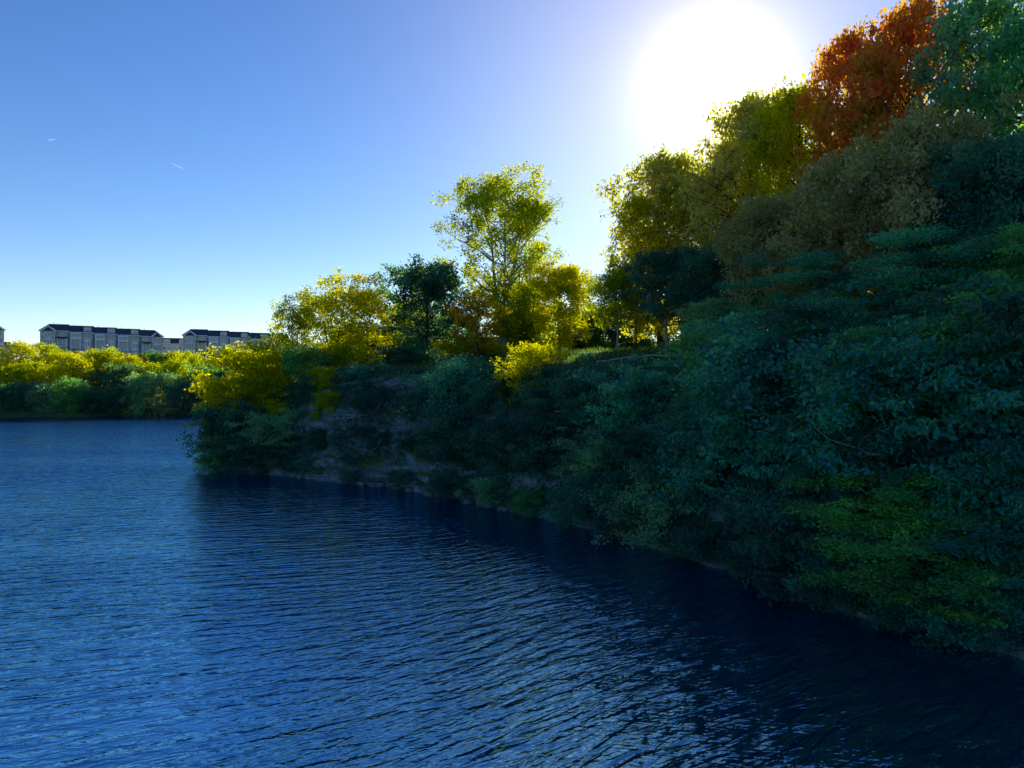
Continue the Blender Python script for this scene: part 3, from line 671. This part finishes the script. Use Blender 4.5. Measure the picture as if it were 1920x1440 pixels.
def townhouses(name, sections, total, floors_z, flip=False):
    """sections: (x0, x1, base drop); front faces -y, origin at left front ground corner"""
    root = empty(name, (0, 0, 0)); D = 12.0; FH = 2.85
    wall = MB(); roof = MB(); trim = MB(); pipes = MB()
    for si, (x0, x1, dz, mods) in enumerate(sections):
        e = 10.9 - dz; rg = 13.1 - dz       # eave and ridge
        yo = .0 if si % 2 == 0 else .12
        wall.box(x0 + .003, x1 - .003, yo, D, -8, e)
        L = 2.6 if si == 0 else 0; Rr = 2.6 if si == len(sections) - 1 else 0
        ov = .55
        a = (x0 - (ov if L else 0), yo - ov); b = (x1 + (ov if Rr else 0), D + ov)
        roof.hull([(a[0], a[1], e), (b[0], a[1], e), (b[0], b[1], e), (a[0], b[1], e),
                   (x0 + L, yo + 2.3, rg), (x1 - Rr, yo + 2.3, rg), (x1 - Rr, D - 2.3, rg), (x0 + L, D - 2.3, rg)],
                  [(0, 1, 5, 4), (1, 2, 6, 5), (2, 3, 7, 6), (3, 0, 4, 7), (4, 5, 6, 7), (3, 2, 1, 0)])
        trim.box(x0 + .01, x1 - .01, yo - ov - .06, yo - ov + .05, e - .22, e + .05)
        if si: pipes.box(x0 - .14, x0 + .14, yo - .25, yo - .003, -6, e - .25)
        for (k, m0, m1) in mods:
            y = yo
            if k == 'gable':
                wall.box(m0, m1, yo - 1.1, yo - .003, -8, e); y = yo - 1.1
                c = (m0 + m1) / 2; gw = (m1 - m0) / 2 + .45
                g = MB().hull([(c - gw, y - .3, e - .1), (c + gw, y - .3, e - .1), (c, y - .3, e + 1.55), (c - gw, yo + 2, e - .1), (c + gw, yo + 2, e - .1), (c, yo + 2, e + 1.55)],
                              [(0, 1, 2), (3, 5, 4), (0, 2, 5, 3), (1, 4, 5, 2), (0, 3, 4, 1)]).build('gable', ROOF, root)
                MB().prism([(c - gw, e - .35), (c - gw + .1, e + .05), (c, e + 1.6), (c + gw - .1, e + .05), (c + gw, e - .35), (c + gw - .5, e - .3), (c, e + 1.15), (c - gw + .5, e - .3)], y - .42, y - .31).build('gable_trim', TRIM, g)
                window(root, c - 1.05, c + 1.05, e - 1.9, e - .55, y, 3)
                window(root, c - 1.3, c + 1.3, e - 4.6, e - 2.75, y, 3, True)
                trim.box(c - 1.5, c + 1.5, y - .2, y - .003, e - 5.5, e - 4.75)
                window(root, c - 1.1, c + 1.1, e - 7.9, e - 6.3, y, 2)
            elif k == 'porch':
                window(root, m0 + .8, m1 - .8, e - 1.75, e - .45, y, 3)
                roof.hull([(m0 + .1, y - 1.5, e - 2.25), (m1 - .1, y - 1.5, e - 2.25), (m1 - .1, y - .01, e - 2.25), (m0 + .1, y - .01, e - 2.25), (m0 + .3, y - .01, e - 1.75), (m1 - .3, y - .01, e - 1.75)],
                          [(0, 1, 5, 4), (1, 2, 5), (0, 4, 3), (3, 4, 5, 2), (3, 2, 1, 0)])
                balcony(root, m0 + .35, m1 - .35, e - 4.9, y, True, e - 2.28)
                window(root, m0 + .9, m1 - .9, e - 4.7, e - 2.7, y, 2)
                MB().prism([(m0 + .8, e - 8.5), (m0 + .8, e - 6.4), (m0 + 1.2, e - 6), (m1 - 1.2, e - 6), (m1 - .8, e - 6.4), (m1 - .8, e - 8.5)], y - .03, y - .004).build('arched_opening', DARK, root)
            elif k == 'balc':
                bx = MB().box(m0 + .25, m1 - .25, y - .9, y - .005, e - 2.3, e - .35).build('bay', TRIM, root)
                window(bx, m0 + .45, m1 - .45, e - 1.55, e - .5, y - .9, 5)
                balcony(root, m0 + .3, m1 - .3, e - 4.9, y, True, e - 2.32)
                window(root, m0 + .9, m1 - .9, e - 4.7, e - 2.65, y, 3)
                trim.box(m0 + .1, m0 + .28, y - .12, y - .003, e - 5.0, e - .3)
                wall.box(m0 + .05, m0 + .75, y - 1.25, y - .005, -8, e - 5.12); wall.box(m1 - .75, m1 - .05, y - 1.25, y - .005, -8, e - 5.12)
                MB().box(m0 + 1.0, m1 - 1.0, y - .03, y - .004, e - 8.6, e - 6.1).build('dark_opening', DARK, root)
            elif k == 'dorm':
                c = (m0 + m1) / 2
                d = MB().box(c - 1.15, c + 1.15, yo - .1, yo + 2.2, e + .15, e + 1.5).build('dormer', TRIM, root)
                MB().hull([(c - 1.3, yo - .3, e + 1.5), (c + 1.3, yo - .3, e + 1.5), (c + 1.3, yo + 2.3, e + 1.5), (c - 1.3, yo + 2.3, e + 1.5), (c - 1.1, yo + 1.2, e + 2.12), (c + 1.1, yo + 1.2, e + 2.12), (c + 1.1, yo + 2.3, e + 2.12), (c - 1.1, yo + 2.3, e + 2.12)],
                          [(0, 1, 5, 4), (1, 2, 6, 5), (2, 3, 7, 6), (3, 0, 4, 7), (4, 5, 6, 7), (3, 2, 1, 0)]).build('dormer_roof', COPPER, d)
                window(d, c - .9, c + .9, e + .35, e + 1.2, yo - .1, 3)
                window(root, m0 + .65, m1 - .65, e - 1.75, e - .45, y, 2)
                bb = MB().prism([(m0 + .55, e - 5.2), (m1 - .55, e - 5.2), (m1 - .55, e - 2.45), (c, e - 2.05), (m0 + .55, e - 2.45)], y - .8, y - .005).build('bay', TRIM, root)
                window(bb, m0 + .75, c - .1, e - 4.3, e - 2.75, y - .8, 1); window(bb, c + .1, m1 - .75, e - 4.3, e - 2.75, y - .8, 1)
                window(root, m0 + .7, m1 - .7, e - 7.9, e - 6.4, y, 2)
        pipes.box(x0 + 1.4 + L, x0 + 1.5 + L, yo + 2.6, yo + 2.7, rg, rg + .75)
    wall.build('wall', WALL, root); roof.build('roof', ROOF, root); trim.build('fascia', TRIM, root); pipes.build('drainpipe', METAL, root)
    return root
def copy_tree(o, parent=None):
    c = o.copy(); link(c); c.parent = parent
    for ch in o.children: copy_tree(ch, c)
    return c
SEC = [(0, 8.7, 0, [('gable', .4, 4.6), ('porch', 4.8, 8.5)]),
       (8.7, 16.4, .3, [('balc', 8.9, 12.7), ('dorm', 12.8, 16.0)]),
       (16.4, 23.7, .6, [('balc', 16.6, 20.2), ('dorm', 20.3, 23.5)]),
       (23.7, 31.4, .85, [('balc', 23.9, 27.7), ('dorm', 27.9, 31.1)]),
       (31.4, 38.9, 1.1, [('porch', 31.7, 35.1), ('gable', 35.3, 38.6)])]
b1 = townhouses('townhouse_block', SEC, 38.9, 0)
YB = 230; x0 = at(75, 0, YB)[0]; ztop = at(0, 606, YB)[2]
def face_camera(o, p0, p1, top, width):
    a0, a1 = math.atan((p0 - 960) / F), math.atan((p1 - 960) / F); am = (a0 + a1) / 2; D = width / 2 / math.tan((a1 - a0) / 2)
    cx, cyy = D * math.sin(am), D * math.cos(am); th = -am
    o.rotation_euler = (0, 0, th); x, y = cx - width / 2 * math.cos(th), cyy - width / 2 * math.sin(th)
    o.scale = (1, 1, 1.14); o.location = (x, y, at(0, top, y)[2] - 13.1 * 1.14)
face_camera(b1, 75, 305, 606, 38.9)
tag(b1, 'long townhouse block with copper dormers, left of the cream apartment building with dormers', 'building', 'townhouse blocks above the far bank')
b2 = copy_tree(b1); face_camera(b2, 343, 543, 616, 38.9)
b2['label'] = 'townhouse block whose right end is hidden behind the slim thin-leaved tree'
SEC3 = None
b3 = copy_tree(b1); face_camera(b3, -235, 8, 592, 38.9)
b3['label'] = 'townhouse block showing only its right end at the left edge of the picture'
def cream_house(px0, px1, top, Yd, label):
    x0 = at(px0, 0, Yd)[0]; x1 = at(px1, 0, Yd)[0]; zt = at(0, top, Yd)[2]; W = x1 - x0; H = zt - 8
    root = empty('apartment_building', (x0, Yd, 8))
    MB().box(0, W, 0, 12, -4, H - 2.6).build('wall', CREAM, root)
    rf = MB().hull([(-.4, -.4, H - 2.6), (W + .4, -.4, H - 2.6), (W + .4, 12.4, H - 2.6), (-.4, 12.4, H - 2.6), (.8, 1.6, H), (W - .8, 1.6, H), (W - .8, 10.4, H), (.8, 10.4, H)],
                   [(0, 1, 5, 4), (1, 2, 6, 5), (2, 3, 7, 6), (3, 0, 4, 7), (4, 5, 6, 7), (3, 2, 1, 0)]).build('roof', ROOF, root)
    n = max(1, int(W / 5.5))
    for i in range(n):
        c = W * (i + .5) / n
        d = MB().prism([(c - 1.5, H - 3.1), (c + 1.5, H - 3.1), (c + 1.5, H - 1.2), (c + .9, H - .65), (c - .9, H - .65), (c - 1.5, H - 1.2)], -.6, 3).build('dormer', CREAM, root)
        window(d, c - 1.0, c - .15, H - 2.7, H - 1.4, -.6, 1); window(d, c + .15, c + 1.0, H - 2.7, H - 1.4, -.6, 1)
        window(root, c - 1.6, c - .5, H - 5.6, H - 4.1, 0, 1); window(root, c + .5, c + 1.6, H - 5.6, H - 4.1, 0, 1)
    a0, a1 = math.atan((px0 - 960) / F), math.atan((px1 - 960) / F); root.rotation_euler[2] = -(a0 + a1) / 2
    tag(root, label, 'building')
cream_house(298, 352, 633, 350, 'cream apartment building with dormers in the gap between two townhouse blocks')
cream_house(-30, 14, 640, 330, 'small pale building low at the left edge, behind the treetops')


CM, t, p = mat('contrail'); p.inputs['Base Color'].default_value = (.9, .9, .92, 1)
tl = N(t, 'ShaderNodeBsdfTranslucent'); tl.inputs['Color'].default_value = (.95, .95, .97, 1); t.links.new(tl.outputs[0], t.nodes['Material Output'].inputs[0])
for a, b, lb in [((88, 263), (106, 261), 'short faint contrail at the far left of the sky'), ((322, 306), (345, 317), 'small bright contrail streak in the sky above the right-hand townhouse block')]:
    A, B = Vector(at(*a, 4000)), Vector(at(*b, 4000)); q = Tubes(); P = [A.lerp(B, f) for f in np.linspace(0, 1, 8)]
    q.add([tuple(v - A) for v in P], [.1, .5, .8, .9, .8, .7, .4, .1], 6)
    o = link(bpy.data.objects.new('contrail', q.mesh('contrail', CM))); o.location = A; tag(o, lb, 'contrail')
